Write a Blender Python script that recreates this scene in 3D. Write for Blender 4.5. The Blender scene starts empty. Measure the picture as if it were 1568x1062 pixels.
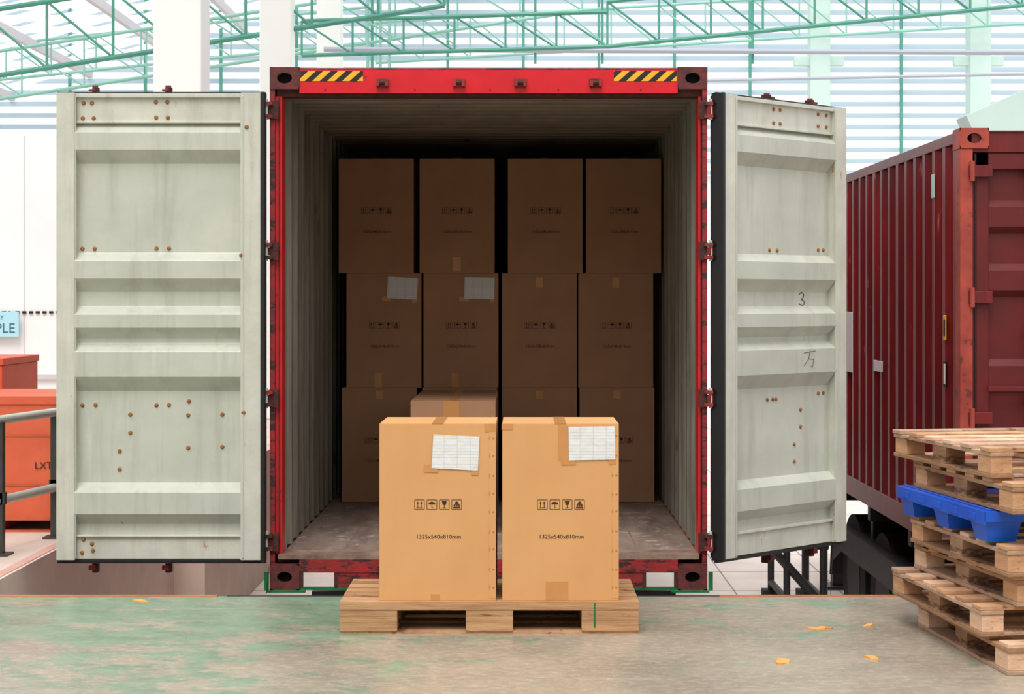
import bpy, bmesh, math, random
from mathutils import Matrix, Vector
random.seed(7)
scn = bpy.context.scene
scn.view_settings.view_transform = 'Standard'
scn.view_settings.look = 'None'
scn.view_settings.exposure = 0.0

# ------------------------------------------------------------------ materials
def lin(c):
    out = []
    for v in c:
        v /= 255.0
        out.append(v / 12.92 if v <= 0.04045 else ((v + 0.055) / 1.055) ** 2.4)
    return (*out, 1.0)

def new_mat(name):
    m = bpy.data.materials.new(name); m.use_nodes = True
    nt = m.node_tree
    return m, nt, nt.nodes['Principled BSDF']

def mapping(nt, scale=(1, 1, 1)):
    tc = nt.nodes.new('ShaderNodeTexCoord')
    mp = nt.nodes.new('ShaderNodeMapping')
    mp.inputs['Scale'].default_value = scale
    nt.links.new(tc.outputs['Object'], mp.inputs['Vector'])
    return mp.outputs['Vector']

def noise(nt, vec, scale, detail=5, rough=0.6):
    n = nt.nodes.new('ShaderNodeTexNoise')
    n.inputs['Scale'].default_value = scale
    n.inputs['Detail'].default_value = detail
    n.inputs['Roughness'].default_value = rough
    nt.links.new(vec, n.inputs['Vector'])
    return n.outputs['Fac']

def ramp(nt, fac, a, b):
    r = nt.nodes.new('ShaderNodeMapRange')
    r.inputs['From Min'].default_value = a
    r.inputs['From Max'].default_value = b
    nt.links.new(fac, r.inputs['Value'])
    return r.outputs['Result']

def mix(nt, fac, c1, c2):
    n = nt.nodes.new('ShaderNodeMix'); n.data_type = 'RGBA'
    if hasattr(fac, 'links'): nt.links.new(fac, n.inputs[0])
    else: n.inputs[0].default_value = fac
    for i, c in ((6, c1), (7, c2)):
        if hasattr(c, 'links'): nt.links.new(c, n.inputs[i])
        else: n.inputs[i].default_value = c
    return n.outputs[2]

def math_n(nt, op, a, b=None):
    n = nt.nodes.new('ShaderNodeMath'); n.operation = op
    for i, c in enumerate((a, b)):
        if c is None: continue
        if hasattr(c, 'links'): nt.links.new(c, n.inputs[i])
        else: n.inputs[i].default_value = c
    return n.outputs[0]

def mat(name, c1, c2=None, scale=3, stretch=(1, 1, 1), rough=0.6, metal=0.0,
        spot=None, spot_scale=8, spot_t=0.66, bump=0.0, bscale=40, spot_stretch=(1, 1, 1), spec=0.5,
        streak=None, streak_t=0.55, streak_f=0.5, streak_scale=10, streak_stretch=(1, 1, 0.08), isl=0.0):
    m, nt, p = new_mat(name)
    p.inputs['Roughness'].default_value = rough
    p.inputs['Metallic'].default_value = metal
    p.inputs['Specular IOR Level'].default_value = spec
    col = lin(c1)
    if c2 is not None:
        col = mix(nt, ramp(nt, noise(nt, mapping(nt, stretch), scale), 0.3, 0.7), lin(c1), lin(c2))
    if streak is not None:
        f = ramp(nt, noise(nt, mapping(nt, streak_stretch), streak_scale, 6, 0.7), streak_t, streak_t + 0.2)
        col = mix(nt, math_n(nt, 'MULTIPLY', f, streak_f), col, lin(streak))
    if spot is not None:
        f = ramp(nt, noise(nt, mapping(nt, spot_stretch), spot_scale, 8, 0.7), spot_t, spot_t + 0.05)
        col = mix(nt, f, col, lin(spot))
    if isl:
        g = nt.nodes.new('ShaderNodeNewGeometry')
        hs = nt.nodes.new('ShaderNodeHueSaturation')
        r_ = nt.nodes.new('ShaderNodeMapRange'); r_.inputs['To Min'].default_value = 1 - isl; r_.inputs['To Max'].default_value = 1 + isl * .5
        nt.links.new(g.outputs['Random Per Island'], r_.inputs['Value']); nt.links.new(r_.outputs[0], hs.inputs['Value'])
        if hasattr(col, 'links'): nt.links.new(col, hs.inputs['Color'])
        else: hs.inputs['Color'].default_value = col
        col = hs.outputs['Color']
    if hasattr(col, 'links'): nt.links.new(col, p.inputs['Base Color'])
    else: p.inputs['Base Color'].default_value = col
    if bump:
        b = nt.nodes.new('ShaderNodeBump'); b.inputs['Strength'].default_value = bump
        b.inputs['Distance'].default_value = 0.01
        nt.links.new(noise(nt, mapping(nt, stretch), bscale), b.inputs['Height'])
        nt.links.new(b.outputs['Normal'], p.inputs['Normal'])
    return m

def translucent(name, c, f=0.8):
    m, nt, p = new_mat(name)
    p.inputs['Base Color'].default_value = lin(c); p.inputs['Roughness'].default_value = 0.7
    t = nt.nodes.new('ShaderNodeBsdfTranslucent'); t.inputs['Color'].default_value = lin(c)
    mx = nt.nodes.new('ShaderNodeMixShader'); mx.inputs[0].default_value = f
    nt.links.new(p.outputs[0], mx.inputs[1]); nt.links.new(t.outputs[0], mx.inputs[2])
    nt.links.new(mx.outputs[0], nt.nodes['Material Output'].inputs['Surface'])
    return m

M = {}
M['door'] = mat('door_paint', (203, 206, 194), (182, 186, 174), 2.2, rough=0.38, spot=(150, 120, 88), spot_scale=11, spot_t=0.70, bump=0.22, bscale=12, streak=(146, 146, 134), streak_t=.5, streak_f=.35)
M['door_frame'] = mat('door_frame_paint', (214, 214, 202), (190, 192, 180), 3.0, rough=0.42, spot=(182, 112, 74), spot_scale=8, spot_t=0.66, bump=0.15, streak=(160, 154, 138), streak_t=.5, streak_f=.45, spot_stretch=(1, 1, .5))
M['gasket'] = mat('rubber_gasket', (20, 20, 22), rough=0.5)
M['rust'] = mat('rusty_bolt', (168, 116, 62), (128, 80, 44), 60, rough=0.8)
M['darkrust'] = mat('dark_rust', (92, 40, 34), (50, 26, 24), 25, rough=0.8, bump=0.4)
M['red'] = mat('red_paint', (224, 30, 44), (198, 24, 36), 4, rough=0.35, spot=(96, 34, 28), spot_scale=9, spot_t=0.64)
M['redworn'] = mat('worn_red_paint', (176, 34, 38), (100, 42, 40), 6, rough=0.6, spot=(58, 34, 32), spot_scale=12, spot_t=0.51, bump=0.3, spot_stretch=(0.5, 1, 1.5))
M['casting'] = mat('casting_steel', (116, 44, 44), (66, 36, 34), 15, rough=0.7, bump=0.3)
M['black'] = mat('hole_shade_black', (14, 12, 12), rough=0.9)  # shade inside the casting holes, painted as black
M['inwall'] = mat('container_inner_paint', (158, 156, 144), (128, 126, 114), 3, (1, 1, 0.3), rough=0.42, spot=(108, 92, 78), spot_scale=5, spot_t=0.62, spot_stretch=(1, 1, 0.25), streak=(80, 74, 66), streak_t=.46, streak_f=.7, streak_scale=6)  # dark streaks painted in to deepen the shade of the inner walls
M['ceilpaint'] = mat('container_ceiling_paint', (156, 142, 128), (124, 114, 102), 3, rough=0.55, spot=(90, 60, 45), spot_scale=9, spot_t=0.63)
M['infloor'] = mat('container_floor_plywood', (158, 138, 126), (108, 90, 82), 5, (1.5, 0.4, 1), rough=0.65, spot=(184, 166, 154), spot_scale=8, spot_t=0.58, bump=0.2)
M['sillplate'] = mat('sill_plate', (158, 136, 120), (110, 84, 74), 8, rough=0.55, bump=0.2)
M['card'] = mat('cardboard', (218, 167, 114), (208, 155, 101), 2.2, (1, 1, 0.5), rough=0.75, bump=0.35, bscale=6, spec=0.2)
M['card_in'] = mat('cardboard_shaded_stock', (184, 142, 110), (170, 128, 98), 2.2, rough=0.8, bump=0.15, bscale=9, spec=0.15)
M['seam'] = mat('cardboard_edge', (184, 132, 84), rough=0.9)
M['tape'] = mat('packing_tape', (204, 146, 88), (198, 140, 84), 8, rough=0.3)
M['ink'] = mat('print_ink', (52, 38, 30), rough=0.8)
M['staple'] = mat('staple_wire', (164, 122, 82), rough=0.5, metal=0.1)
M['pallet'] = mat('pallet_wood', (208, 166, 122), (158, 114, 76), 9, (0.25, 1, 5), rough=0.75, spot=(112, 78, 50), spot_scale=8, spot_t=0.59, bump=0.35, spot_stretch=(.4, 1, 4), isl=.15)
M['pallet2'] = mat('pallet_wood_aged', (216, 170, 128), (156, 112, 80), 5, (1, 0.4, 2), rough=0.8, spot=(112, 74, 50), spot_scale=6, spot_t=0.57, bump=0.4, spot_stretch=(1, .4, 3), isl=.4)
M['pallet3'] = mat('pallet_wood_weathered', (234, 200, 172), (184, 140, 108), 5, (1, 0.4, 2), rough=0.8, spot=(130, 90, 64), spot_scale=6, spot_t=0.57, bump=0.4, spot_stretch=(1, .4, 3), isl=.4)
M['plastic'] = mat('blue_plastic', (24, 98, 220), (20, 82, 198), 5, rough=0.32)
M['cred'] = mat('maroon_container_paint', (142, 36, 38), (108, 28, 32), 2.5, (1, 1, 0.4), rough=0.36, spot=(178, 98, 92), spot_scale=9, spot_t=0.64, spot_stretch=(1, 1, 0.3), streak=(80, 30, 32), streak_t=.42, streak_f=.65)
M['cdoor'] = mat('maroon_door_paint', (112, 22, 26), (90, 18, 22), 3, rough=0.5, spot=(140, 60, 54), spot_scale=14, spot_t=.68)
M['cpost'] = mat('faded_red_post', (186, 80, 64), (142, 52, 44), 5, rough=0.5, spot=(104, 46, 38), spot_scale=10, spot_t=0.58)
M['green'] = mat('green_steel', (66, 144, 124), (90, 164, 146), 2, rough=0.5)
M['green_far'] = mat('green_steel_hazed', (132, 190, 176), (146, 200, 186), 2, rough=0.5)  # same green made paler: far haze and glare put into the colour
M['bgreen'] = mat('bumper_green', (20, 130, 70), (14, 90, 50), 8, rough=0.5)
M['steel'] = mat('painted_rail_steel', (196, 208, 196), (174, 190, 178), 6, rough=0.4)
M['conduit'] = mat('conduit_grey', (170, 178, 192), rough=0.5)
M['dsteel'] = mat('dark_steel', (34, 34, 38), (52, 48, 48), 8, rough=0.5)
M['post'] = mat('rail_post_steel', (70, 72, 70), (52, 52, 52), 8, rough=0.5)
M['tyre'] = mat('tyre_rubber', (30, 30, 32), (42, 42, 44), 12, rough=0.85)
M['hub'] = mat('wheel_hub', (60, 58, 58), rough=0.6)
M['white'] = mat('white_plaster', (246, 247, 248), (238, 240, 242), 1.2, rough=0.7)
M['column'] = mat('column_paint', (246, 250, 246), (238, 244, 240), 1.0, rough=0.7)
M['gcolumn'] = mat('pale_green_column', (190, 218, 210), (206, 230, 224), 1.0, rough=0.7)
M['ground'] = mat('yard_concrete', (230, 218, 210), (210, 198, 190), 1.5, rough=0.8)
M['joint'] = mat('ground_joint', (150, 140, 134), rough=0.9)
M['dockside'] = mat('dock_concrete', (218, 200, 186), (196, 178, 166), 2, rough=0.8)
M['orange'] = mat('orange_edge_paint', (214, 130, 76), (176, 104, 66), 4, rough=0.6)
M['crate'] = mat('orange_fabric_crate', (222, 104, 68), (202, 86, 54), 3, rough=0.6, bump=0.5, bscale=6)
M['cratep'] = mat('crate_pallet_paint', (210, 104, 68), (170, 84, 56), 5, rough=0.7)
M['pink'] = mat('kerb_paint', (216, 170, 158), (196, 148, 138), 4, rough=0.6)
M['sign'] = mat('sign_blue', (176, 226, 240), rough=0.5)
M['signink'] = mat('sign_ink', (60, 100, 120), rough=0.5)
M['yellow'] = mat('yellow_label', (232, 190, 40), rough=0.5)
M['paper'] = mat('plain_paper', (232, 230, 226), rough=0.7)
M['chip'] = mat('wood_chip', (232, 168, 92), rough=0.8)
M['roof'] = translucent('translucent_roof_sheet', (246, 248, 250), 0.9)
M['slat'] = translucent('louvre_slat', (222, 234, 240), 0.7)
M['sheetbeam'] = mat('purlin_grey', (204, 202, 208), rough=0.6)

# hazard stripes
m, nt, p = new_mat('hazard_stripes')
tc = nt.nodes.new('ShaderNodeTexCoord'); sp = nt.nodes.new('ShaderNodeSeparateXYZ')
nt.links.new(tc.outputs['Object'], sp.inputs[0])
v = math_n(nt, 'SUBTRACT', sp.outputs[0], math_n(nt, 'MULTIPLY', sp.outputs[2], 1.1))
v = math_n(nt, 'FRACT', math_n(nt, 'MULTIPLY', math_n(nt, 'ADD', v, 20), 12.0))
nt.links.new(mix(nt, math_n(nt, 'GREATER_THAN', v, 0.5), lin((240, 178, 40)), lin((30, 26, 24))), p.inputs['Base Color'])
p.inputs['Roughness'].default_value = 0.5
M['hazard'] = m

# shipping label with table rules
m, nt, p = new_mat('shipping_label')
tc = nt.nodes.new('ShaderNodeTexCoord'); sp = nt.nodes.new('ShaderNodeSeparateXYZ')
nt.links.new(tc.outputs['Object'], sp.inputs[0])
h = math_n(nt, 'LESS_THAN', math_n(nt, 'FRACT', math_n(nt, 'MULTIPLY', sp.outputs[2], 70.0)), 0.16)
w_ = math_n(nt, 'LESS_THAN', math_n(nt, 'FRACT', math_n(nt, 'MULTIPLY', sp.outputs[0], 17.0)), 0.05)
f = math_n(nt, 'MULTIPLY', math_n(nt, 'MAXIMUM', h, w_), 0.3)
nt.links.new(mix(nt, f, lin((226, 228, 228)), lin((130, 132, 138))), p.inputs['Base Color'])
b = nt.nodes.new('ShaderNodeBump'); b.inputs['Strength'].default_value = 0.4; b.inputs['Distance'].default_value = 0.02
nt.links.new(noise(nt, mapping(nt), 12, 2), b.inputs['Height']); nt.links.new(b.outputs[0], p.inputs['Normal'])
p.inputs['Roughness'].default_value = 0.6
M['label'] = m

# dock floor: worn epoxy
m, nt, p = new_mat('worn_green_epoxy_floor')
vec = mapping(nt, (1, 1, 1)); vs = mapping(nt, (0.7, 0.9, 1))
base = mix(nt, ramp(nt, noise(nt, vs, 1.6, 8, 0.65), 0.35, 0.7), lin((172, 160, 142)), lin((140, 131, 116)))
base = mix(nt, math_n(nt, 'MULTIPLY', ramp(nt, noise(nt, vs, 26, 12, 0.85), 0.48, 0.64), 0.65), base, lin((206, 194, 176)))
tc = nt.nodes.new('ShaderNodeTexCoord'); sp = nt.nodes.new('ShaderNodeSeparateXYZ')
nt.links.new(tc.outputs['Object'], sp.inputs[0])
leftb = math_n(nt, 'MULTIPLY', ramp(nt, sp.outputs[0], 0.4, -1.4), 0.085)
farb = math_n(nt, 'MULTIPLY', ramp(nt, sp.outputs[1], -2.3, -1.5), 0.06)
fm = math_n(nt, 'ADD', math_n(nt, 'ADD', noise(nt, vs, 3.6, 14, 0.82), leftb), farb)
green = mix(nt, ramp(nt, noise(nt, vs, 7, 6, 0.7), 0.35, 0.65), lin((80, 132, 106)), lin((128, 166, 138)))
col = mix(nt, math_n(nt, 'MULTIPLY', ramp(nt, fm, 0.575, 0.605), 0.72), base, green)
dark = ramp(nt, noise(nt, mapping(nt, (0.5, 1.3, 1)), 11, 14, 0.88), 0.565, 0.63)
col = mix(nt, math_n(nt, 'MULTIPLY', dark, 0.55), col, lin((98, 92, 80)))
scr = ramp(nt, noise(nt, mapping(nt, (0.12, 3, 1)), 7, 8, 0.75), 0.59, 0.66)
col = mix(nt, math_n(nt, 'MULTIPLY', scr, 0.4), col, lin((212, 204, 188)))
nt.links.new(col, p.inputs['Base Color'])
nt.links.new(math_n(nt, 'ADD', math_n(nt, 'MULTIPLY', noise(nt, vs, 4), 0.4), 0.12), p.inputs['Roughness'])
b = nt.nodes.new('ShaderNodeBump'); b.inputs['Strength'].default_value = 0.15; b.inputs['Distance'].default_value = 0.01
nt.links.new(noise(nt, vec, 25), b.inputs['Height']); nt.links.new(b.outputs[0], p.inputs['Normal'])
M['floor'] = m

# ------------------------------------------------------------------ mesh builder
class Bld:
    def __init__(s):
        s.bm = bmesh.new(); s.mats = []
    def mi(s, k):
        m = M[k]
        if m not in s.mats: s.mats.append(m)
        return s.mats.index(m)
    def face(s, pts, k, T=None):
        vs = [s.bm.verts.new((T @ Vector(q)) if T else Vector(q)) for q in pts]
        f = s.bm.faces.new(vs); f.material_index = s.mi(k); return f
    def box(s, x0, x1, y0, y1, z0, z1, k, T=None):
        P = [(x0, y0, z0), (x1, y0, z0), (x1, y1, z0), (x0, y1, z0), (x0, y0, z1), (x1, y0, z1), (x1, y1, z1), (x0, y1, z1)]
        vs = [s.bm.verts.new((T @ Vector(q)) if T else Vector(q)) for q in P]
        i = s.mi(k)
        for q in ((0, 3, 2, 1), (4, 5, 6, 7), (0, 1, 5, 4), (1, 2, 6, 5), (2, 3, 7, 6), (3, 0, 4, 7)):
            f = s.bm.faces.new([vs[j] for j in q]); f.material_index = i
    def cyl(s, a, b, r, k, n=12, r2=None, T=None):
        a, b = Vector(a), Vector(b)
        if T: a, b = T @ a, T @ b
        d = b - a
        q = d.to_track_quat('Z', 'Y').to_matrix()
        r2 = r if r2 is None else r2
        pa = [a + q @ Vector((r * math.cos(t * 2 * math.pi / n), r * math.sin(t * 2 * math.pi / n), 0)) for t in range(n)]
        pc = [b + q @ Vector((r2 * math.cos(t * 2 * math.pi / n), r2 * math.sin(t * 2 * math.pi / n), 0)) for t in range(n)]
        A = [s.bm.verts.new(v_) for v_ in pa]; C = [s.bm.verts.new(v_) for v_ in pc]
        i = s.mi(k)
        for t in range(n):
            f = s.bm.faces.new((A[t], A[(t + 1) % n], C[(t + 1) % n], C[t])); f.material_index = i; f.smooth = n > 8
        A2 = [s.bm.verts.new(v_) for v_ in pa[::-1]]; C2 = [s.bm.verts.new(v_) for v_ in pc]
        for L in (A2, C2):
            f = s.bm.faces.new(L); f.material_index = i
    def strip(s, pa, pb, k):
        A = [s.bm.verts.new(q) for q in pa]; C = [s.bm.verts.new(q) for q in pb]
        i = s.mi(k)
        for t in range(len(A) - 1):
            f = s.bm.faces.new((A[t], A[t + 1], C[t + 1], C[t])); f.material_index = i
    def text(s, body, width, T, k, off=0.0, spacing=1.0):
        cu = bpy.data.curves.new('t', 'FONT'); cu.body = body; cu.size = 1; cu.align_x = 'CENTER'; cu.offset = off
        cu.space_character = spacing
        cu.resolution_u = 3
        ob = bpy.data.objects.new('t', cu); scn.collection.objects.link(ob)
        bpy.context.view_layer.update()
        me = bpy.data.meshes.new_from_object(ob.evaluated_get(bpy.context.evaluated_depsgraph_get()))
        bpy.data.objects.remove(ob)
        xs = [v.co.x for v in me.vertices]
        sc = width / (max(xs) - min(xs)); i = s.mi(k)
        vs = [s.bm.verts.new(T @ Vector((v.co.x * sc, 0, v.co.y * sc))) for v in me.vertices]
        for p in me.polygons:
            try:
                f = s.bm.faces.new([vs[j] for j in p.vertices]); f.material_index = i
            except ValueError: pass
        bpy.data.meshes.remove(me)
    def obj(s, name, loc=(0, 0, 0), rz=0, bevel=0, seg=2, normals=True, parent=None):
        if normals: bmesh.ops.recalc_face_normals(s.bm, faces=s.bm.faces)
        me = bpy.data.meshes.new(name); s.bm.to_mesh(me); s.bm.free()
        for m in s.mats: me.materials.append(m)
        o = bpy.data.objects.new(name, me); scn.collection.objects.link(o)
        o.location = loc; o.rotation_euler = (0, 0, rz)
        if parent: o.parent = parent
        if bevel:
            md = o.modifiers.new('bevel', 'BEVEL'); md.width = bevel; md.segments = seg
            md.limit_method = 'ANGLE'; md.angle_limit = math.radians(50)
        return o

# ------------------------------------------------------------------ corner casting with oval hole on front
def casting(b, x0, x1, y0, y1, z0, z1, k='casting', hw=0.042, hh=0.030):
    cx, cz = (x0 + x1) / 2, (z0 + z1) / 2
    n = 24
    O, I, J = [], [], []
    for t in range(n):
        a = 2 * math.pi * (t + .5) / n; c, s_ = math.cos(a), math.sin(a)
        m_ = 1 / max(abs(c) / ((x1 - x0) / 2), abs(s_) / ((z1 - z0) / 2))
        O.append((cx + c * m_, y0, cz + s_ * m_))
        I.append((cx + c * hw, y0, cz + s_ * hh)); J.append((cx + c * hw, y0 + 0.05, cz + s_ * hh))
    b.strip(O + [O[0]], I + [I[0]], k); b.strip(I + [I[0]], J + [J[0]], 'darkrust')
    b.face(J, 'black')  # black cap painted as the darkness inside the hole
    for q in (((x0, y0, z0), (x0, y1, z0), (x0, y1, z1), (x0, y0, z1)), ((x1, y0, z0), (x1, y1, z0), (x1, y1, z1), (x1, y0, z1)),
              ((x0, y0, z1), (x1, y0, z1), (x1, y1, z1), (x0, y1, z1)), ((x0, y0, z0), (x1, y0, z0), (x1, y1, z0), (x0, y1, z0)),
              ((x0, y1, z0), (x1, y1, z0), (x1, y1, z1), (x0, y1, z1))):
        b.face(q, k)

def corr(y0, y1, per=0.278, depth=0.036):
    out = []; y = y0; fl = per * 0.26; sl = per * 0.24
    while y < y1:
        for dy, o in ((0, 0), (fl, 0), (fl + sl, depth), (2 * fl + sl, depth)):
            if y + dy <= y1: out.append((y + dy, o))
        y += per
    out.append((y1, 0)); return out

# ------------------------------------------------------------------ main container
CX0, CX1, CZ0, CZ1 = -1.409, 1.031, -0.113, 2.800
IX0, IX1, IZ0, IZ1 = -1.344, 0.983, 0.087, 2.640
L = 12.19
b = Bld()
for s_, (xo, xi) in enumerate(((CX0, IX0), (CX1, IX1))):
    d = 1 if xi > xo else -1
    b.box(min(xo, xo + d * .028), max(xo, xo + d * .028), 0, .12, CZ0 + .118, CZ1 - .118, 'redworn')
    b.box(min(xo + d * .028, xi), max(xo + d * .028, xi), .025, .16, IZ0, IZ1, 'red')
    b.box(min(xi - d * .018, xi - d * .012), max(xi - d * .018, xi - d * .012), .015, .03, IZ0, IZ1, 'darkrust')
    for (za, zb) in ((CZ1 - .122, CZ1), (CZ0, CZ0 + .145)):
        x0, x1 = (xo, xo + .165) if d > 0 else (xo - .165, xo)
        casting(b, x0, x1, -.006, .17, za, zb)
        casting(b, x0, x1, L - .17, L, za, zb)
    for z in (2.56, 1.775, .955, .155):
        b.box(min(xo - d * .03, xo + d * .02), max(xo - d * .03, xo + d * .02), -.03, .05, z + .025, z + .045, 'redworn')
        b.box(min(xo - d * .03, xo + d * .02), max(xo - d * .03, xo + d * .02), -.03, .05, z - .045, z - .025, 'redworn')
        b.cyl((xo - d * .018, -.012, z - .055), (xo - d * .018, -.012, z + .06), .01, 'steel')
        b.box(min(xo + d * .0, xo + d * .05), max(xo, xo + d * .05), -.012, .0, z - .05, z + .05, 'darkrust')
hx0, hx1 = CX0 + .165, CX1 - .165
b.box(hx0, hx1, 0.0, .12, 2.655, 2.785, 'red')
b.box(hx0, hx1, .0, .14, 2.785, CZ1 - .004, 'redworn')
b.box(IX0 - .03, IX1 + .03, .03, .14, 2.64, 2.68, 'darkrust')
for xa, xb in ((-1.238, -.889), (.510, .860)):
    b.box(xa, xb, -.003, .002, 2.722, 2.779, 'hazard')
for x in (-.779, -.353, -.011, .408):
    b.box(x - .035, x + .035, -.012, .0, 2.685, 2.735, 'redworn')
    b.box(x - .032, x - .016, -.05, -.01, 2.69, 2.725, 'redworn')
    b.box(x + .016, x + .032, -.05, -.01, 2.69, 2.725, 'redworn')
    b.cyl((x - .03, -.035, 2.712), (x + .03, -.035, 2.712), .014, 'darkrust')
for x in (-1.1, -.6, -.18, .2, .66):
    b.cyl((x, -.001, 2.674), (x, .01, 2.674), .006, 'darkrust', 8)
b.box(hx0 - .12, hx1 + .12, .0, .16, .058, IZ0, 'sillplate')
b.box(hx0, hx1, -.004, .10, -.015, .058, 'redworn')
b.box(-1.035, .674, .0, .09, -.095, -.015, 'redworn')
b.box(hx0, hx1, .0, .02, -.113, -.097, 'bgreen')
for x in (-1.235, -1.04, .68, .857): b.box(x - .010, x + .010, -.002, .03, -.1, -.015, 'darkrust')
b.face([(CX0 - .008, -.10, -.12), (CX0 - .008, .02, -.12), (CX0 - .008, .02, .03)], 'bgreen')
b.box(CX0 - .030, CX0 - .006, -.012, .0, -.113, -.01, 'bgreen'); b.box(CX1 + .006, CX1 + .03, -.012, .0, -.113, -.01, 'bgreen')
b.box(CX0 - .01, CX0 + .2, -.02, -.0, -.125, -.113, 'bgreen'); b.box(CX1 - .2, CX1 + .01, -.02, .0, -.125, -.113, 'bgreen')
b.box(IX0, IX1, .16, L - .1, .04, IZ0, 'infloor')
for i in range(1, 7):
    x = IX0 + (IX1 - IX0) * i / 7
    b.box(x - .003, x + .003, .16, L - .1, IZ0, IZ0 + .001, 'sillplate')
for x0, x1 in ((CX0, CX0 + .05), (CX1 - .05, CX1)):
    b.box(x0, x1, .16, L - .16, -.06, .087, 'redworn')
    b.box(x0, x1, .16, L - .16, 2.72, 2.79, 'redworn')
for i in range(20):
    b.box(CX0 + .05, CX1 - .05, .3 + i * .6, .36 + i * .6, -.0, .04, 'darkrust')
pr = corr(.16, L - .05)
b.strip([(IX0 - o, y, IZ0) for y, o in pr], [(IX0 - o, y, IZ1 + .03) for y, o in pr], 'inwall')
b.strip([(IX1 + o * .9, y, IZ0) for y, o in pr], [(IX1 + o * .9, y, IZ1 + .03) for y, o in pr], 'inwall')
b.strip([(IX0 - .008 - o, y, IZ0) for y, o in pr], [(IX0 - .008 - o, y, 2.75) for y, o in pr], 'redworn')
b.strip([(IX1 + .008 + o * .9, y, IZ0) for y, o in pr], [(IX1 + .008 + o * .9, y, 2.75) for y, o in pr], 'redworn')
pr = corr(.14, L - .05, per=.21, depth=.026)
b.strip([(IX0 - .04, y, IZ1 + .02 + o) for y, o in pr], [(IX1 + .04, y, IZ1 + .02 + o) for y, o in pr], 'ceilpaint')
b.face([(CX0, .14, 2.79), (CX1, .14, 2.79), (CX1, L, 2.79), (CX0, L, 2.79)], 'redworn')
b.box(CX0, CX1, L - .05, L, 0, 2.79, 'redworn')
main = b.obj('shipping_container', bevel=.003, seg=1)

# ------------------------------------------------------------------ container doors
W = 1.155; DZ0, DZ1 = .052, 2.655
RD = -.056
def door(sx, rivets, lat):
    b = Bld()
    S = lambda a, c: (min(sx * a, sx * c), max(sx * a, sx * c))
    def bx(a, c, y0, y1, z0, z1, k): x0, x1 = S(a, c); b.box(x0, x1, y0, y1, z0, z1, k)
    bx(.0, .022, -.064, .02, DZ0, DZ1, 'gasket')
    bx(.0, W + .006, -.02, .0, DZ0 - .012, DZ0 + .01, 'gasket')
    bx(.0, W + .006, -.02, .0, DZ1 - .008, DZ1 + .004, 'gasket')
    bx(W, W + .006, -.02, .0, DZ0, DZ1, 'gasket')
    bx(.022, .135, -.057, .03, DZ0 + .01, DZ1 - .004, 'door_frame')
    bx(W - .102, W, -.057, .03, DZ0 + .01, DZ1 - .004, 'door_frame')
    bx(.135, W - .102, -.022, .03, 2.49, DZ1 - .012, 'door_frame')
    bx(.135, W - .102, -.044, .03, DZ1 - .030, DZ1 - .008, 'door_frame')
    bx(.135, W - .102, -.022, .03, DZ0 + .012, .19, 'door_frame')
    bx(.135, W - .102, -.036, .03, .186, .20, 'door_frame')
    bx(.135, W - .102, -.036, .03, 2.484, 2.496, 'door_frame')
    bx(.115, .127, -.062, -.056, DZ0 + .02, DZ1 - .02, 'door')
    bx(W - .109, W - .102, -.054, -.046, DZ0 + .02, DZ1 - .02, 'door')
    ribs = [(2.483, 2.43, 2.335, 2.262), (1.765, 1.722, 1.622, 1.548), (1.468, 1.425, 1.350, 1.292),
            (1.262, 1.218, 1.078, .998), (.485, .440, .318, .258)]
    prof = [(2.49, .0)]
    for a, c, d_, e in ribs: prof += [(a, .0), (c, RD), (d_, RD), (e, .0)]
    prof += [(.19, 0)]
    A = []; C = []
    for z, y in prof:
        A.append((sx * .13, y, z)); C.append((sx * (W - .10), y, z))
    b.strip(A, C, 'door')
    bx(.02, W - .01, .03, .045, DZ0 + .01, DZ1 - .01, 'redworn')
    for x, z in rivets:
        yy = 0.0
        if z > 2.49 or z < .19: yy = -.022
        if x > W - .1 or x < .135: yy = -.057
        b.cyl((sx * x, yy, z), (sx * x, yy - .008, z), .0125, 'rust', 10, .007)
    for x in lat:
        b.cyl((sx * x, .075, DZ0 - .07), (sx * x, .075, DZ1 + .05), .017, 'redworn')
        for z0, z1 in ((DZ1 + .0, DZ1 + .040), (DZ0 - .075, DZ0 - .02)):
            bx(x - .020, x + .012, .05, .10, z0, z1, 'darkrust')
            bx(x - .010, x + .030, .04, .07, z0 + .016, z1 - .012, 'redworn')
    for z in (2.56, 1.775, .955, .155):
        bx(-.035, .06, .005, .022, z - .022, z + .022, 'redworn')
    return b

riv_l = [(1.012, 2.596), (.965, 2.596), (1.016, 2.512), (.955, 2.512), (.61, 2.602), (.546, 2.602), (.608, 2.516), (.543, 2.516),
         (1.023, 1.788), (.955, 1.788), (.611, 1.790), (.541, 1.790), (.03 + .1, 1.75), (1.023, .917), (.95, .919), (.611, .917), (.541, .919), (.43, .939),
         (.757, .866), (.434, .862), (.244, .866), (.757, .764), (.816, .662), (.434, .68), (.244, .686), (.816, .56),
         (1.012, .174), (.965, .150), (1.02, .1), (.96, .112), (.80, .27), (.146, 1.58), (.10, 2.46), (.118, .88)]
d = door(-1, riv_l, (.56, .97))
d.obj('left_door', loc=(-1.4275, -.01, 0), bevel=.003, seg=1, parent=main)
riv_r = [(.50, 2.60), (.56, 2.60), (.50, 2.52), (.56, 2.52), (.92, 2.60), (1.0, 2.60), (.92, 2.53), (1.0, 2.53),
         (.49, 1.79), (.56, 1.79), (.95, 1.80), (1.0, 1.80), (.47, .93), (.55, .93), (.52, .93), (.95, .95), (1.0, .95),
         (.78, .86), (.78, .76), (.72, .66), (.72, .56), (.40, 1.66), (.20, 2.3)]
d = door(1, riv_r, (.56, .97))
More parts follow.
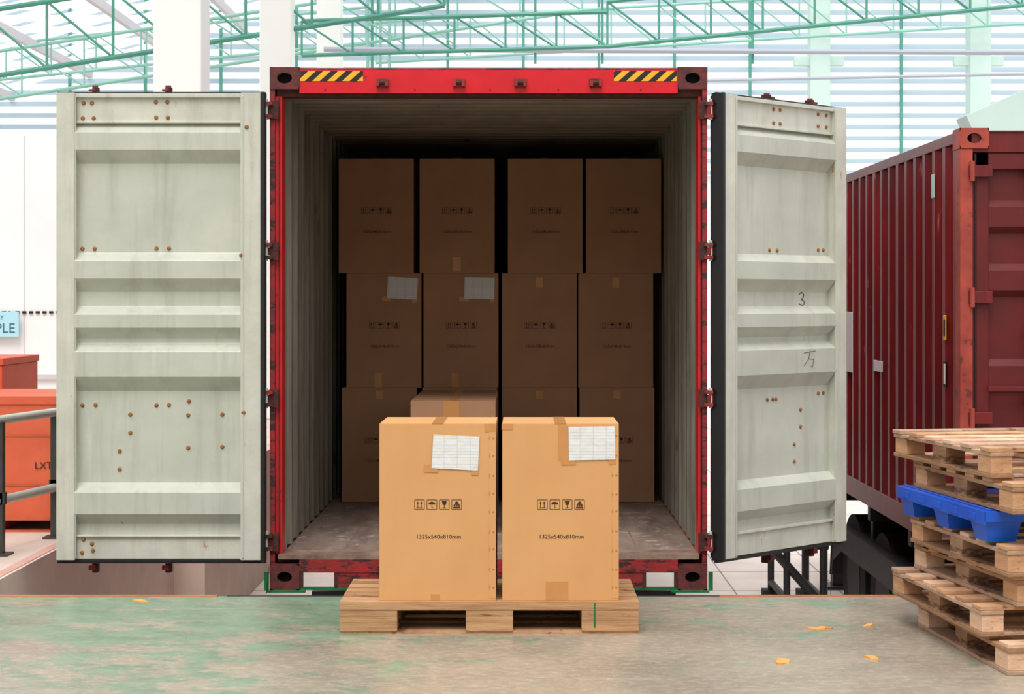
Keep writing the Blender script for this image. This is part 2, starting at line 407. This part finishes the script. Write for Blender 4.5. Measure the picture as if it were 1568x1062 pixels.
def stroke(b, pts, y, k='ink', r=.0022):
    for a, c in zip(pts[:-1], pts[1:]): b.cyl((a[0], y, a[1]), (c[0], y, c[1]), r, k, 5)
stroke(d, [(.765, 1.535), (.79, 1.548), (.81, 1.535), (.808, 1.52), (.785, 1.508), (.812, 1.498), (.815, 1.482), (.795, 1.473), (.765, 1.482)], -.002)
stroke(d, [(.74, 1.195), (.85, 1.205)], RD - .001, r=.0018); stroke(d, [(.80, 1.215), (.785, 1.16), (.74, 1.12)], RD - .001, r=.0018)
stroke(d, [(.785, 1.16), (.835, 1.155), (.82, 1.11), (.805, 1.115)], RD - .001, r=.0018)
d.obj('right_door', loc=(1.068, -.01, 0), rz=math.radians(43.7), bevel=.003, seg=1, parent=main)

# ------------------------------------------------------------------ cardboard boxes
def carton(loc, w=.53, dep=1.325, h=.80, k='card', label=None, tapes=(), rz=0):
    b = Bld()
    b.box(0.003, w - .003, 0.0, dep, 0, h - .004, k)
    b.box(.003, w - .003, .002, dep * .5 - .002, h - .004, h, k)
    b.box(.003, w - .003, dep * .5 + .002, dep - .002, h - .004, h, k)
    b.box(w - .034, w - .003, -.0014, .0, .01, h - .012, k)
    for i in range(9):
        z = .06 + i * (h - .12) / 8 + random.uniform(-.006, .006)
        b.box(w - .018, w - .010, -.0024, -.001, z - .003, z + .003, 'staple')
        b.face([(w - .030, -.0016, z + .012), (w - .034, -.0042, z), (w - .030, -.0016, z - .012)], 'seam')
    b.box(w * .5 - .026, w * .5 + .026, .0, dep, h, h + .0008, 'tape')
    for t in tapes:
        x0, x1, z0, z1 = t
        b.box(x0, x1, -.0016, 0, z0, z1, 'tape')
    y = -.0012
    def q(x0, x1, z0, z1): b.box(x0, x1, y, 0, z0, z1, 'ink')
    s_ = .021; zc = .434 * h / .8; t_ = .0022
    for i, xc in enumerate((.184, .240, .296, .352)):
        q(xc - s_, xc + s_, zc - s_ - t_, zc - s_); q(xc - s_, xc + s_, zc + s_, zc + s_ + t_)
        q(xc - s_ - t_, xc - s_, zc - s_, zc + s_); q(xc + s_, xc + s_ + t_, zc - s_, zc + s_)
        if i == 0:
            for o in (-.008, .008):
                q(xc + o - .0015, xc + o + .0015, zc - .012, zc + .010)
                b.face([(xc + o - .005, y, zc + .006), (xc + o + .005, y, zc + .006), (xc + o, y, zc + .015)], 'ink')
            q(xc - .014, xc + .014, zc - .016, zc - .013)
        elif i == 1:
            b.face([(xc + .016 * math.cos(a), y, zc + .001 + .012 * math.sin(a)) for a in [j * math.pi / 8 for j in range(9)]], 'ink')
            q(xc - .001, xc + .0012, zc - .014, zc + .002); q(xc - .001, xc + .006, zc - .015, zc - .013)
        elif i == 2:
            b.face([(xc - .011, y, zc + .016), (xc + .011, y, zc + .016), (xc + .007, y, zc - .001), (xc - .007, y, zc - .001)], 'ink')
            q(xc - .0014, xc + .0014, zc - .013, zc); q(xc - .008, xc + .008, zc - .016, zc - .013)
        else:
            q(xc - .016, xc + .016, zc - .017, zc - .011)
            for o in (-.010, 0, .010): q(xc + o - .0035, xc + o + .0035, zc - .009, zc - .002)
            q(xc - .013, xc + .013, zc - .001, zc + .001)
            b.face([(xc - .010, y, zc + .003), (xc + .010, y, zc + .003), (xc + .004, y, zc + .014), (xc - .004, y, zc + .014)], 'ink')
    b.text('1325x540x810mm', .198, Matrix.Translation((.270, y, .280 * h / .8)), 'ink', .005, 1.02)
    if label:
        x0, x1, z0, z1, a = label
        cx, cz = (x0 + x1) / 2, (z0 + z1) / 2
        T = Matrix.Translation((cx, -.004, cz)) @ Matrix.Rotation(a, 4, 'Y')
        hw, hh = (x1 - x0) / 2, (z1 - z0) / 2
        b.box(-hw, hw, -.001, .001, -hh, hh, 'label', T)
        T2 = Matrix.Translation((cx, -.0022, cz)) @ Matrix.Rotation(a, 4, 'Y')
        b.box(-hw - .035, -hw + .03, -.0006, .0006, -hh - .02, -hh + .012, 'tape', T2)
        b.box(hw - .03, hw + .004, -.0006, .0006, -hh - .022, -hh + .01, 'tape', T2)
    return b.obj('cardboard_box', loc=loc, rz=rz, bevel=.005 if k == 'card' else .004)

PZ = .147
carton((-.649, -1.90, PZ), w=.532, dep=.47, h=.797, label=(.243, .452, .592, .745, math.radians(3)), tapes=[(.235, .275, .0, .028), (.478, .53, .76, .797)])
carton((-.094, -1.90, PZ), w=.532, dep=.47, h=.797, label=(.303, .512, .634, .785, math.radians(-1)), tapes=[(.20, .30, .0, .085), (.255, .300, .63, .79), (.0, .05, .77, .797)])
r0, rh = IZ0 + .003, .801
lab = (.29, .50, .62, .77, math.radians(3)); lab2 = (.29, .50, .62, .77, math.radians(1))
BY = 2.57
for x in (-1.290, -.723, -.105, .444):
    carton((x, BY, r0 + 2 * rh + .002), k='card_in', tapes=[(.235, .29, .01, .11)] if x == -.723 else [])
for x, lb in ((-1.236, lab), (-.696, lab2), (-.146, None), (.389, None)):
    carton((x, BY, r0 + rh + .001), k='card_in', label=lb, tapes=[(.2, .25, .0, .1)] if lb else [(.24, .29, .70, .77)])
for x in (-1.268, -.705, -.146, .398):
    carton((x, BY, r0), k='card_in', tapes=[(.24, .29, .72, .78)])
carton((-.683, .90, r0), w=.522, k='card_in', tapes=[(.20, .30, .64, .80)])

# ------------------------------------------------------------------ pallets
b = Bld()
px0, px1, py0, pdep = -.823, .525, -1.925, .66
w = px1 - px0
for i in range(5):
    y0 = i * pdep / 5
    b.box(0, w, y0 + (.0 if i == 0 else .008), y0 + pdep / 5 - .008, .112, .146, 'pallet')
b.box(0.002, w - .002, .0, pdep, .106, .112, 'pallet2')
for a, c in ((.002, .258), (.568, .780), (1.09, w - .002)):
    for y0 in (.0, .26, .54):
        for z0 in (.024, .0515, .079): b.box(a, c, y0 + .002, y0 + .115, z0, z0 + .027, 'pallet')
for y0 in (.0, .26, .54):
    b.box(0, w, y0 + .006, y0 + .10, .0, .012, 'pallet2')
for a, c in ((0, .258), (.568, .780), (1.09, w)):
    b.box(a, c, .0, pdep, .012, .024, 'pallet')
b.box(1.145, 1.152, -.001, .0, .03, .14, 'bgreen')
b.obj('wooden_pallet', loc=(px0, py0, 0.0), bevel=.002)

def pallet(loc, rz, k, k2, w=1.2, dep=1.1, h=.126):
    b = Bld()
    t = .018
    j = lambda: random.uniform(-.008, .008)
    for i in range(6):
        y0 = i * (dep - .1) / 5
        b.box(j(), w + j(), y0, y0 + .1, h - t, h, random.choice((k, k2)))
    for x0 in (0.004, w / 2 - .05, w - .104):
        b.box(x0, x0 + .1, .0, dep, h - 2 * t, h - t, k2)
        for y0 in (.006, dep / 2 - .07, dep - .146):
            o = random.uniform(-.004, .004)
            b.box(x0 + .004 + o, x0 + .096 + o, y0, y0 + .14, t, h - 2 * t, random.choice((k, k2)))
        b.box(x0, x0 + .1, .0, dep, .0, t, k)
    for y0 in (0, dep / 2 - .05, dep - .1):
        b.box(.104, w - .104, y0 + .01, y0 + .09, .002, t - .002, k2)
    return b.obj('wooden_pallet', loc=loc, rz=rz, bevel=.003)

def yaw(xb, yb, xf, yf): return math.atan2(-(xb - xf), (yb - yf))
layers = [(1.935, -2.83, 1.815, -1.72), (1.868, -2.68, 1.735, -1.62), (2.01, -2.70, 1.82, -1.58), (1.96, -2.74, 1.80, -1.64)]
H = .126
for i, (xf, yf, xb, yb) in enumerate(layers):
    pallet((xf, yf, i * (H + .0005)), yaw(xb, yb, xf, yf), 'pallet2' if i % 2 else 'pallet3', 'pallet3' if i % 2 else 'pallet2')
zb = 4 * (H + .0005)
b = Bld()
w, dep = 1.15, 1.05
b.box(0, w, 0, dep, .095, .13, 'plastic')
for i in range(7):
    x = .03 + i * (w - .06) / 6
    b.box(x - .012, x + .012, .01, dep - .01, .13, .134, 'plastic')
for x0 in (.0, w / 2 - .08, w - .16):
    for y0 in (.0, dep / 2 - .09, dep - .18):
        T = Matrix.Translation((x0 + .08, y0 + .09, 0))
        v = [(-.06, -.065, 0), (.06, -.065, 0), (.06, .065, 0), (-.06, .065, 0)]
        u = [(-.08, -.09, .095), (.08, -.09, .095), (.08, .09, .095), (-.08, .09, .095)]
        b.face([T @ Vector(q) for q in v], 'plastic')
        for a in range(4):
            b.face([T @ Vector(q) for q in (v[a], v[(a + 1) % 4], u[(a + 1) % 4], u[a])], 'plastic')
b.box(-.01, w + .01, -.01, .0, .085, .13, 'plastic'); b.box(-.012, -.0, -.01, dep, .075, .13, 'plastic')
for i in range(5): b.box(-.016, -.010, .08 + i * .2, .16 + i * .2, .085, .115, 'plastic')
b.obj('plastic_pallet', loc=(1.90, -2.64, zb), rz=math.radians(7.5), bevel=.006)
zb += .1345
pallet((1.965, -2.80, zb), yaw(1.80, -1.66, 1.965, -2.80), 'pallet2', 'pallet2')
pallet((1.925, -2.62, zb + H + .001), yaw(1.752, -1.56, 1.925, -2.62), 'pallet2', 'pallet3')

for i, (x, y, r) in enumerate(((1.36, -1.80, .04), (1.60, -1.72, .022), (1.08, -2.55, .042), (1.47, -2.48, .028), (-1.9, -1.05, .03))):
    b = Bld()
    pts = [(r * (1 + .5 * math.sin(3 * a)) * math.cos(a) * 1.3, r * .7 * math.sin(a)) for a in [j * math.pi / 5 for j in range(10)]]
    b.face([(q[0], q[1], .006 + .004 * math.sin(q[0] * 60)) for q in pts], 'chip')
    b.face([(q[0], q[1], .0) for q in pts][::-1], 'chip')
    b.strip([(q[0], q[1], .006 + .004 * math.sin(q[0] * 60)) for q in pts + pts[:1]], [(q[0], q[1], .0) for q in pts + pts[:1]], 'chip')
    b.obj('wood_chip', loc=(x, y, 0), rz=i * .7)

# ------------------------------------------------------------------ second container (closed, maroon)
x0, x1, y0, z0, z1 = 2.607, 5.045, .68, -.068, 2.523
L2 = 6.06
b = Bld()
for d_, xo in ((1, x0), (-1, x1)):
    a, c = (xo, xo + .075) if d_ > 0 else (xo - .075, xo)
    b.box(a, c, y0, y0 + .12, z0 + .118, z1 - .118, 'cpost')
    ca, cc = (xo - .004, xo + .17) if d_ > 0 else (xo - .17, xo + .004)
    for za, zb_ in ((z1 - .118, z1 + .004), (z0 - .004, z0 + .118)):
        casting(b, ca, cc, y0 - .006, y0 + .17, za, zb_, 'cpost')
        casting(b, ca, cc, y0 + L2 - .17, y0 + L2, za, zb_, 'cpost')
    b.box(a, c, y0 + L2 - .12, y0 + L2, z0 + .118, z1 - .118, 'cpost')
    a, c = (xo, xo + .06) if d_ > 0 else (xo - .06, xo)
    b.box(a, c, y0 + .17, y0 + L2 - .17, z1 - .075, z1 - .01, 'cred')
    b.box(a, c, y0 + .17, y0 + L2 - .17, z0 + .02, z0 + .17, 'cred')
    pr = corr(y0 + .12, y0 + L2 - .12, per=.278, depth=.036)
    b.strip([(xo + d_ * (.004 + o), y, z0 + .16) for y, o in pr], [(xo + d_ * (.004 + o), y, z1 - .07) for y, o in pr], 'cred')
b.face([(x0, y0, z1 - .02), (x1, y0, z1 - .02), (x1, y0 + L2, z1 - .02), (x0, y0 + L2, z1 - .02)], 'cred')
b.face([(x0, y0, z0 + .05), (x1, y0, z0 + .05), (x1, y0 + L2, z0 + .05), (x0, y0 + L2, z0 + .05)], 'darkrust')
b.box(x0, x1, y0 + L2 - .04, y0 + L2 - .01, z0 + .05, z1 - .02, 'cred')
b.box(x0 + .07, x1 - .07, y0 + .01, y0 + .1, z1 - .14, z1 - .01, 'cred')
b.box(x0 + .17, x1 - .17, y0, y0 + .1, z0, z0 + .118, 'cred')
xm = (x0 + x1) / 2
for a, c in ((x0 + .075, xm - .004), (xm + .004, x1 - .075)):
    b.box(a, c, y0 + .06, y0 + .09, z0 + .110, z1 - .12, 'cdoor')
    for e, g in ((a, a + .10), (c - .10, c)): b.box(e, g, y0 + .02, y0 + .06, z0 + .125, z1 - .142, 'cdoor')
    b.box(a, c, y0 + .02, y0 + .06, z1 - .24, z1 - .142, 'cdoor'); b.box(a, c, y0 + .02, y0 + .06, z0 + .125, z0 + .24, 'cdoor')
    for zc in (2.0, 1.62, 1.05, .62, .3):
        A = [(a + .1, y0 + .06, zc + .10), (a + .1, y0 + .022, zc + .06), (a + .1, y0 + .022, zc - .06), (a + .1, y0 + .06, zc - .10)]
        b.strip(A, [(c - .1, q[1], q[2]) for q in A], 'cdoor')
    b.box(a + .012, a + .026, y0 + .012, y0 + .03, z0 + .13, z1 - .145, 'gasket')
    for f_ in (.32, .72):
        xr = a + (c - a) * f_
        b.cyl((xr, y0 - .0, z0 + .06), (xr, y0 - .0, z1 - .05), .017, 'cdoor')
        for z in (z0 + .25, .9, 1.3, z1 - .25): b.box(xr - .04, xr + .04, y0 - .025, y0 + .03, z - .03, z + .03, 'cdoor')
        b.box(xr - .28, xr + .02, y0 - .03, y0 - .012, .96, .99, 'cdoor')
for z in (2.27, 1.52, .80, .15):
    b.box(x0 + .05, x0 + .19, y0 - .015, y0 + .03, z - .035, z + .035, 'cred')
    b.cyl((x0 + .07, y0 - .012, z - .06), (x0 + .07, y0 - .012, z + .06), .015, 'cpost')
S = x0 - .001
def mark(y, yy, za, zb_, k): b.box(S - .003, S + .003, y, yy, za, zb_, k)
mark(1.03, 1.10, 1.255, 1.41, 'yellow'); b.box(S - .005, S, 1.045, 1.085, 1.28, 1.385, 'gasket')
mark(1.03, 1.09, .965, 1.13, 'gasket'); b.box(S - .005, S, 1.04, 1.08, .985, 1.11, 'paper')
mark(4.15, 4.42, .93, 1.41, 'paper'); mark(2.98, 3.30, .98, 1.06, 'paper')
mark(1.34, 1.42, 2.15, 2.30, 'gcolumn')
b.obj('closed_shipping_container', bevel=.003, seg=1)

# ------------------------------------------------------------------ trailer chassis
def chassis(xc, ys, ye, zt, axles, legs, skirt=False):
    b = Bld(); G = -1.25
    for x in (xc - .42, xc + .42):
        b.box(x - .06, x + .06, ys, ye, zt - .14, zt - .11, 'dsteel'); b.box(x - .012, x + .012, ys, ye, zt - .32, zt - .13, 'dsteel'); b.box(x - .06, x + .06, ys, ye, zt - .34, zt - .32, 'dsteel')
    y = ys
    while y < ye:
        b.box(xc - 1.15, xc + 1.15, y, y + .1, zt - .13, zt - .004, 'dsteel'); y += 1.45
    for ya in axles:
        b.cyl((xc - 1.05, ya, G + .5), (xc + 1.05, ya, G + .5), .07, 'dsteel')
        b.box(xc - .5, xc - .36, ya - .4, ya + .4, G + .56, zt - .33, 'dsteel'); b.box(xc + .36, xc + .5, ya - .4, ya + .4, G + .56, zt - .33, 'dsteel')
        for s_ in (-1, 1):
            for o in (.72, 1.0):
                xa = xc + s_ * o
                b.cyl((xa - .11, ya, G + .5), (xa + .11, ya, G + .5), .5, 'tyre', 32)
                b.cyl((xa - .115, ya, G + .5), (xa + .115, ya, G + .5), .28, 'hub', 24)
    for yl in legs:
        for x in (xc - .8, xc + .8):
            b.box(x - .06, x + .06, yl - .06, yl + .06, G + .03, zt - .13, 'dsteel'); b.box(x - .15, x + .15, yl - .15, yl + .15, G, G + .03, 'dsteel')
            b.cyl((x, yl, G + .2), (xc, yl, zt - .3), .03, 'dsteel'); b.cyl((x, yl, G + .25), (x, yl + 1.0, zt - .2), .03, 'dsteel')
    b.box(xc - 1.2, xc + 1.2, ys + .02, ys + .08, zt - .42, zt - .30, 'dsteel')
    if skirt:
        for s_ in (-1, 1):
            a, c = sorted((xc + s_ * .62, xc + s_ * 1.19))
            P = [(1.6, -.62), (1.75, -.42), (2.7, -.36), (4.9, -.36), (5.3, -.50), (5.4, -.85)]
            b.strip([(a, q[0], q[1]) for q in P], [(c, q[0], q[1]) for q in P], 'dsteel')
            e = xc + s_ * 1.18
            b.strip([(e, q[0], q[1]) for q in P], [(e, q[0], q[1] - .22) for q in P], 'dsteel')
            b.box(a, c, 1.55, 1.60, -1.02, -.45, 'tyre')
            b.box(a + .02, c - .02, 2.0, 2.75, -1.0, -.5, 'dsteel')
            b.box(a + .1, c - .1, 2.2, 2.3, -.5, zt - .1, 'dsteel'); b.box(a + .1, c - .1, 4.0, 4.1, -.37, zt - .1, 'dsteel')
    return b.obj('trailer_chassis', bevel=.004, seg=1)
chassis(-.189, 1.8, 12.0, CZ0, (8.6, 9.9), (11.2,))
chassis(3.826, .9, 8.6, z0, (3.5, 4.7), (7.2,), True)
b = Bld(); G = -1.25
for y in (5.6, 6.6):
    b.cyl((2.15, y, G + .62), (2.62, y, G + .1), .035, 'dsteel'); b.cyl((2.30, y, G + .08), (2.30, y, G + .62), .03, 'dsteel')
    b.cyl((2.62, y, G + .05), (2.62, y, G + .62), .035, 'dsteel')
    b.cyl((2.1, y, G + .62), (2.66, y, G + .62), .035, 'dsteel')
    b.box(2.22, 2.38, y - .08, y + .08, G, G + .08, 'tyre'); b.box(2.54, 2.70, y - .08, y + .08, G, G + .08, 'tyre')
b.cyl((2.62, 5.6, G + .62), (2.62, 6.6, G + .62), .035, 'dsteel'); b.cyl((2.62, 5.6, G + .15), (2.62, 6.6, G + .15), .03, 'dsteel'); b.cyl((2.30, 5.6, G + .15), (2.30, 6.6, G + .15), .03, 'dsteel')
b.obj('towing_frame')

# ------------------------------------------------------------------ ground, dock, platform
DE = -.89
b = Bld(); b.box(-20, 20, -16, DE, -1.25, 0, 'floor'); b.obj('floor')
b = Bld(); b.box(-22, 34, DE, 60, -1.35, -1.25, 'ground')
for i in range(14): b.box(-2.6, 30, 1 + i * 1.2, 1.02 + i * 1.2, -1.25, -1.249, 'joint')
for i in range(8): b.box(1.0 + i * 1.0, 1.015 + i * 1.0, DE, 30, -1.25, -1.249, 'joint')
b.obj('ground')
b = Bld()
b.box(-20, -2.86, DE, 30, -1.249, 0, 'dockside')
b.box(-2.86, -2.80, DE, 4.4, -1.249, .006, 'dockside')
b.box(-2.86, -2.55, 4.4, 30, -1.249, .0, 'dockside')
b.box(-2.88, -2.82, DE, 4.4, .0, .010, 'pink')
b.obj('floor')
b = Bld()
b.box(-2.80, 8, DE, DE + .03, -.10, -.004, 'dsteel')
b.box(-2.80, -1.55, DE - .012, DE + .02, -.008, .004, 'orange'); b.box(1.0, 3.2, DE - .012, DE + .02, -.008, .004, 'orange')
b.box(-1.50, 1.0, DE - .012, DE + .02, -.01, .001, 'dsteel'); b.box(3.2, 8, DE - .012, DE + .02, -.008, .004, 'dsteel')
b.obj('trim_1')
for x in (-.9, .6):
    b = Bld()
    b.box(x - .12, x + .12, DE + .03, DE + .06, -.50, -.12, 'dsteel')
    b.box(x - .10, x + .10, DE + .06, DE + .20, -.48, -.14, 'tyre')
    b.cyl((x, DE + .2, -.24), (x, DE + .205, -.24), .015, 'steel'); b.cyl((x, DE + .2, -.38), (x, DE + .205, -.38), .015, 'steel')
    b.obj('dock_bumper', bevel=.005)

# ------------------------------------------------------------------ left side: rail, crates, wall, sign
b = Bld()
for z, r in ((.795, .027), (.32, .027)):
    b.cyl((-3.16, .2, z), (-2.95, 1.35, z), r, 'steel', 16); b.cyl((-4.6, -.05, z), (-3.16, .2, z), r, 'steel', 16)
for (x, y) in ((-3.09, .58), (-2.95, 1.35), (-4.5, -.03)):
    b.box(x - .03, x + .03, y - .03, y + .03, 0, .78, 'post'); b.box(x - .07, x + .07, y - .07, y + .07, 0, .012, 'post')
    b.box(x - .04, x + .04, y - .03, y + .03, .30, .37, 'post')
b.obj('guard_rail')
def crate(x0, x1, y0, y1, z1, txt=None, tx=0):
    b = Bld()
    for k_ in (0, 1, 2):
        xx = x0 + k_ * (x1 - x0 - .1) / 2
        b.box(xx, xx + .1, y0, y1, .012, .075, 'cratep')
    b.box(x0, x1, y0, y1, .075, .10, 'cratep'); b.box(x0, x1, y0, y0 + .1, 0, .012, 'cratep'); b.box(x0, x1, y1 - .1, y1, 0, .012, 'cratep')
    b.box(x0 + .01, x1 - .01, y0 + .01, y1 - .01, .10, z1 - .05, 'crate')
    b.box(x0, x1, y0, y1, z1 - .05, z1, 'crate')
    for z in (.3, .62): b.box(x0 + .005, x1 - .005, y0 + .005, y1, z, z + .015, 'cratep')
    if txt: b.text(txt, .11, Matrix.Translation((tx, y0 + .004, .41)), 'ink')
    b.obj('orange_crate', bevel=.012)
crate(-3.95, -2.90, 1.62, 2.6, .88, 'LXT', -3.105)
crate(-4.75, -3.69, 2.75, 3.7, 1.09)
b = Bld()
b.box(-9, -3.3, 6, 6.15, .0, 2.97, 'white')
b.box(-9, -3.3, 5.97, 6.0, .80, .84, 'sheetbeam')
for i in range(90):
    x = -8.9 + i * .06
    b.box(x, x + .035, 5.985, 6.0, 1.385, 1.405, 'gasket')
for x in (-4.45, -5.3, -6.2): b.box(x, x + .008, 5.996, 6.0, 0.84, 2.97, 'sheetbeam')
b.obj('wall_left')
b = Bld()
b.box(-5.1, -4.475, 5.93, 5.95, 1.18, 1.40, 'sign')
b.text('SAMPLE', .40, Matrix.Translation((-4.71, 5.928, 1.215)), 'signink'); b.text('FACTORY', .22, Matrix.Translation((-4.72, 5.928, 1.335)), 'signink')
b.cyl((-5.0, 5.94, 1.39), (-5.0, 5.985, 1.40), .01, 'steel'); b.cyl((-4.55, 5.94, 1.39), (-4.55, 5.985, 1.40), .01, 'steel')
b.obj('hanging_sign')

# ------------------------------------------------------------------ hall structure
cols = [(-2.85, 5.0, .2, 'column', .0), (-3.13, 12.9, .2, 'column', .0), (-3.2, 19.8, .2, 'column', .0),
        (5.95, 26, .2, 'gcolumn', -1.25), (9.15, 26, .21, 'gcolumn', -1.25)]
for x, y, r, k, zz in cols:
    b = Bld(); b.box(x - r, x + r, y - r, y + r, zz, 9.5, k)
    b.box(x - r - .03, x + r + .03, y - r - .03, y + r + .03, zz, zz + .3, k)
    if k == 'gcolumn': b.box(x - .5, x + .5, y - .08, y + .08, 6.2, 6.4, 'gcolumn')
    b.obj('column', bevel=.015)

b = Bld()
YW = 30
b.box(-24, 34, YW + .1, YW + .3, -1.25, 4.3, 'white')
z = 4.35
while z < 12:
    T = Matrix.Translation((0, YW, z)) @ Matrix.Rotation(math.radians(-28), 4, 'X')
    b.box(-24, 34, -.085, .085, -.006, .006, 'slat', T); z += .255
for i in range(34):
    x = -23.5 + i * 1.68
    b.box(x - .03, x + .03, YW - .18, YW - .10, 4.2, 12, 'green')
b.obj('wall_back')

b = Bld()
ya, yb = 8.0, 30
n = 22
for i in range(n):
    y0 = ya + (yb - ya) * i / n
    A = (-1, 9.2); C = (-20, 3.6)
    b.face([(A[0], y0, A[1]), (C[0], y0, C[1]), (C[0], y0 + .72, C[1]), (A[0], y0 + .72, A[1])], 'roof')
for i in range(12):
    t = i / 11; x = -1 - 19 * t; z = 9.2 - 5.6 * t
    b.box(x - .05, x + .05, ya, yb, z - .2, z - .03, 'sheetbeam')
b.obj('ceiling')

def truss(b, P, Q, y, h, n, r=.035, k='green'):
    P, Q = Vector((P[0], y, P[1])), Vector((Q[0], y, Q[1])); U = Vector((0, 0, h))
    b.cyl(P, Q, r, k, 8); b.cyl(P + U, Q + U, r, k, 8)
    for i in range(n + 1):
        a = P.lerp(Q, i / n); b.cyl(a, a + U, r * .55, k, 6)
        if i < n:
            c = P.lerp(Q, (i + 1) / n)
            b.cyl(a + U, c, r * .55, k, 6)
b = Bld()
truss(b, (-9.5, 3.95), (-1.0, 5.28), 13.0, .85, 10, .034)
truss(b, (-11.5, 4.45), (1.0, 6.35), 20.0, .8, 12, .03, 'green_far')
truss(b, (-3.2, 5.05), (1.23, 5.18), 16.0, .5, 6, .03)
truss(b, (1.23, 5.18), (9.5, 6.0), 16.0, .65, 11, .032)
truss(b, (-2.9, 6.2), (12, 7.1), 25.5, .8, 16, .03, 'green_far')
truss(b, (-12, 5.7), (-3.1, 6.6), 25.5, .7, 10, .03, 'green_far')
b.cyl((-3.1, 18, 5.42), (9.2, 18, 5.36), .04, 'conduit', 8)
b.cyl((-3.1, 24.5, 5.6), (12, 24.5, 5.9), .03, 'conduit', 8)
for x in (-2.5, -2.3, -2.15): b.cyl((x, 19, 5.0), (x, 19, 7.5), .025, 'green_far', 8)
for x in (0.2, 1.25, 3.6): b.cyl((x, 18.05, 5.2), (x, 18.05, 7.5), .02, 'green', 6)
b.obj('roof_trusses')
b = Bld()
T = Matrix.Translation((5.45, 9.2, 3.55)) @ Matrix.Rotation(math.radians(-24), 4, 'Y')
b.box(-.72, 3, -.2, .25, -.30, .22, 'gcolumn', T)
b.box(5.4, 5.6, 9.1, 9.3, -1.25, 3.5, 'gcolumn'); b.box(7.4, 7.6, 9.1, 9.3, -1.25, 4.3, 'gcolumn')
b.obj('canopy')
b = Bld(); b.box(-20, 20, -16.2, -16, -1.25, 7, 'dockside'); b.obj('sky_block_wall')  # unseen wall added behind the camera to block low sky light

# ------------------------------------------------------------------ light
wd = bpy.data.worlds.new('World'); scn.world = wd; wd.use_nodes = True
bg = wd.node_tree.nodes['Background']; bg.inputs[0].default_value = (0.97, 0.985, 1.0, 1); bg.inputs[1].default_value = 1.15
sd = bpy.data.lights.new('sun', 'SUN'); sd.energy = 2.25; sd.angle = math.radians(32); sd.color = (1, .96, .9)
so = bpy.data.objects.new('sun', sd); scn.collection.objects.link(so)
dirv = Vector((.12, .60, -1.0))
so.rotation_euler = dirv.to_track_quat('-Z', 'Y').to_euler()

# ------------------------------------------------------------------ camera
cd = bpy.data.cameras.new('cam'); cam = bpy.data.objects.new('camera', cd); scn.collection.objects.link(cam)
cam.location = (0, -10, 1.5); cam.rotation_euler = (math.radians(90), 0, 0)
cd.sensor_width = 36; cd.lens = 36 * 2746 / 1568
cd.shift_x = -.0102; cd.shift_y = -.0453
scn.camera = cam
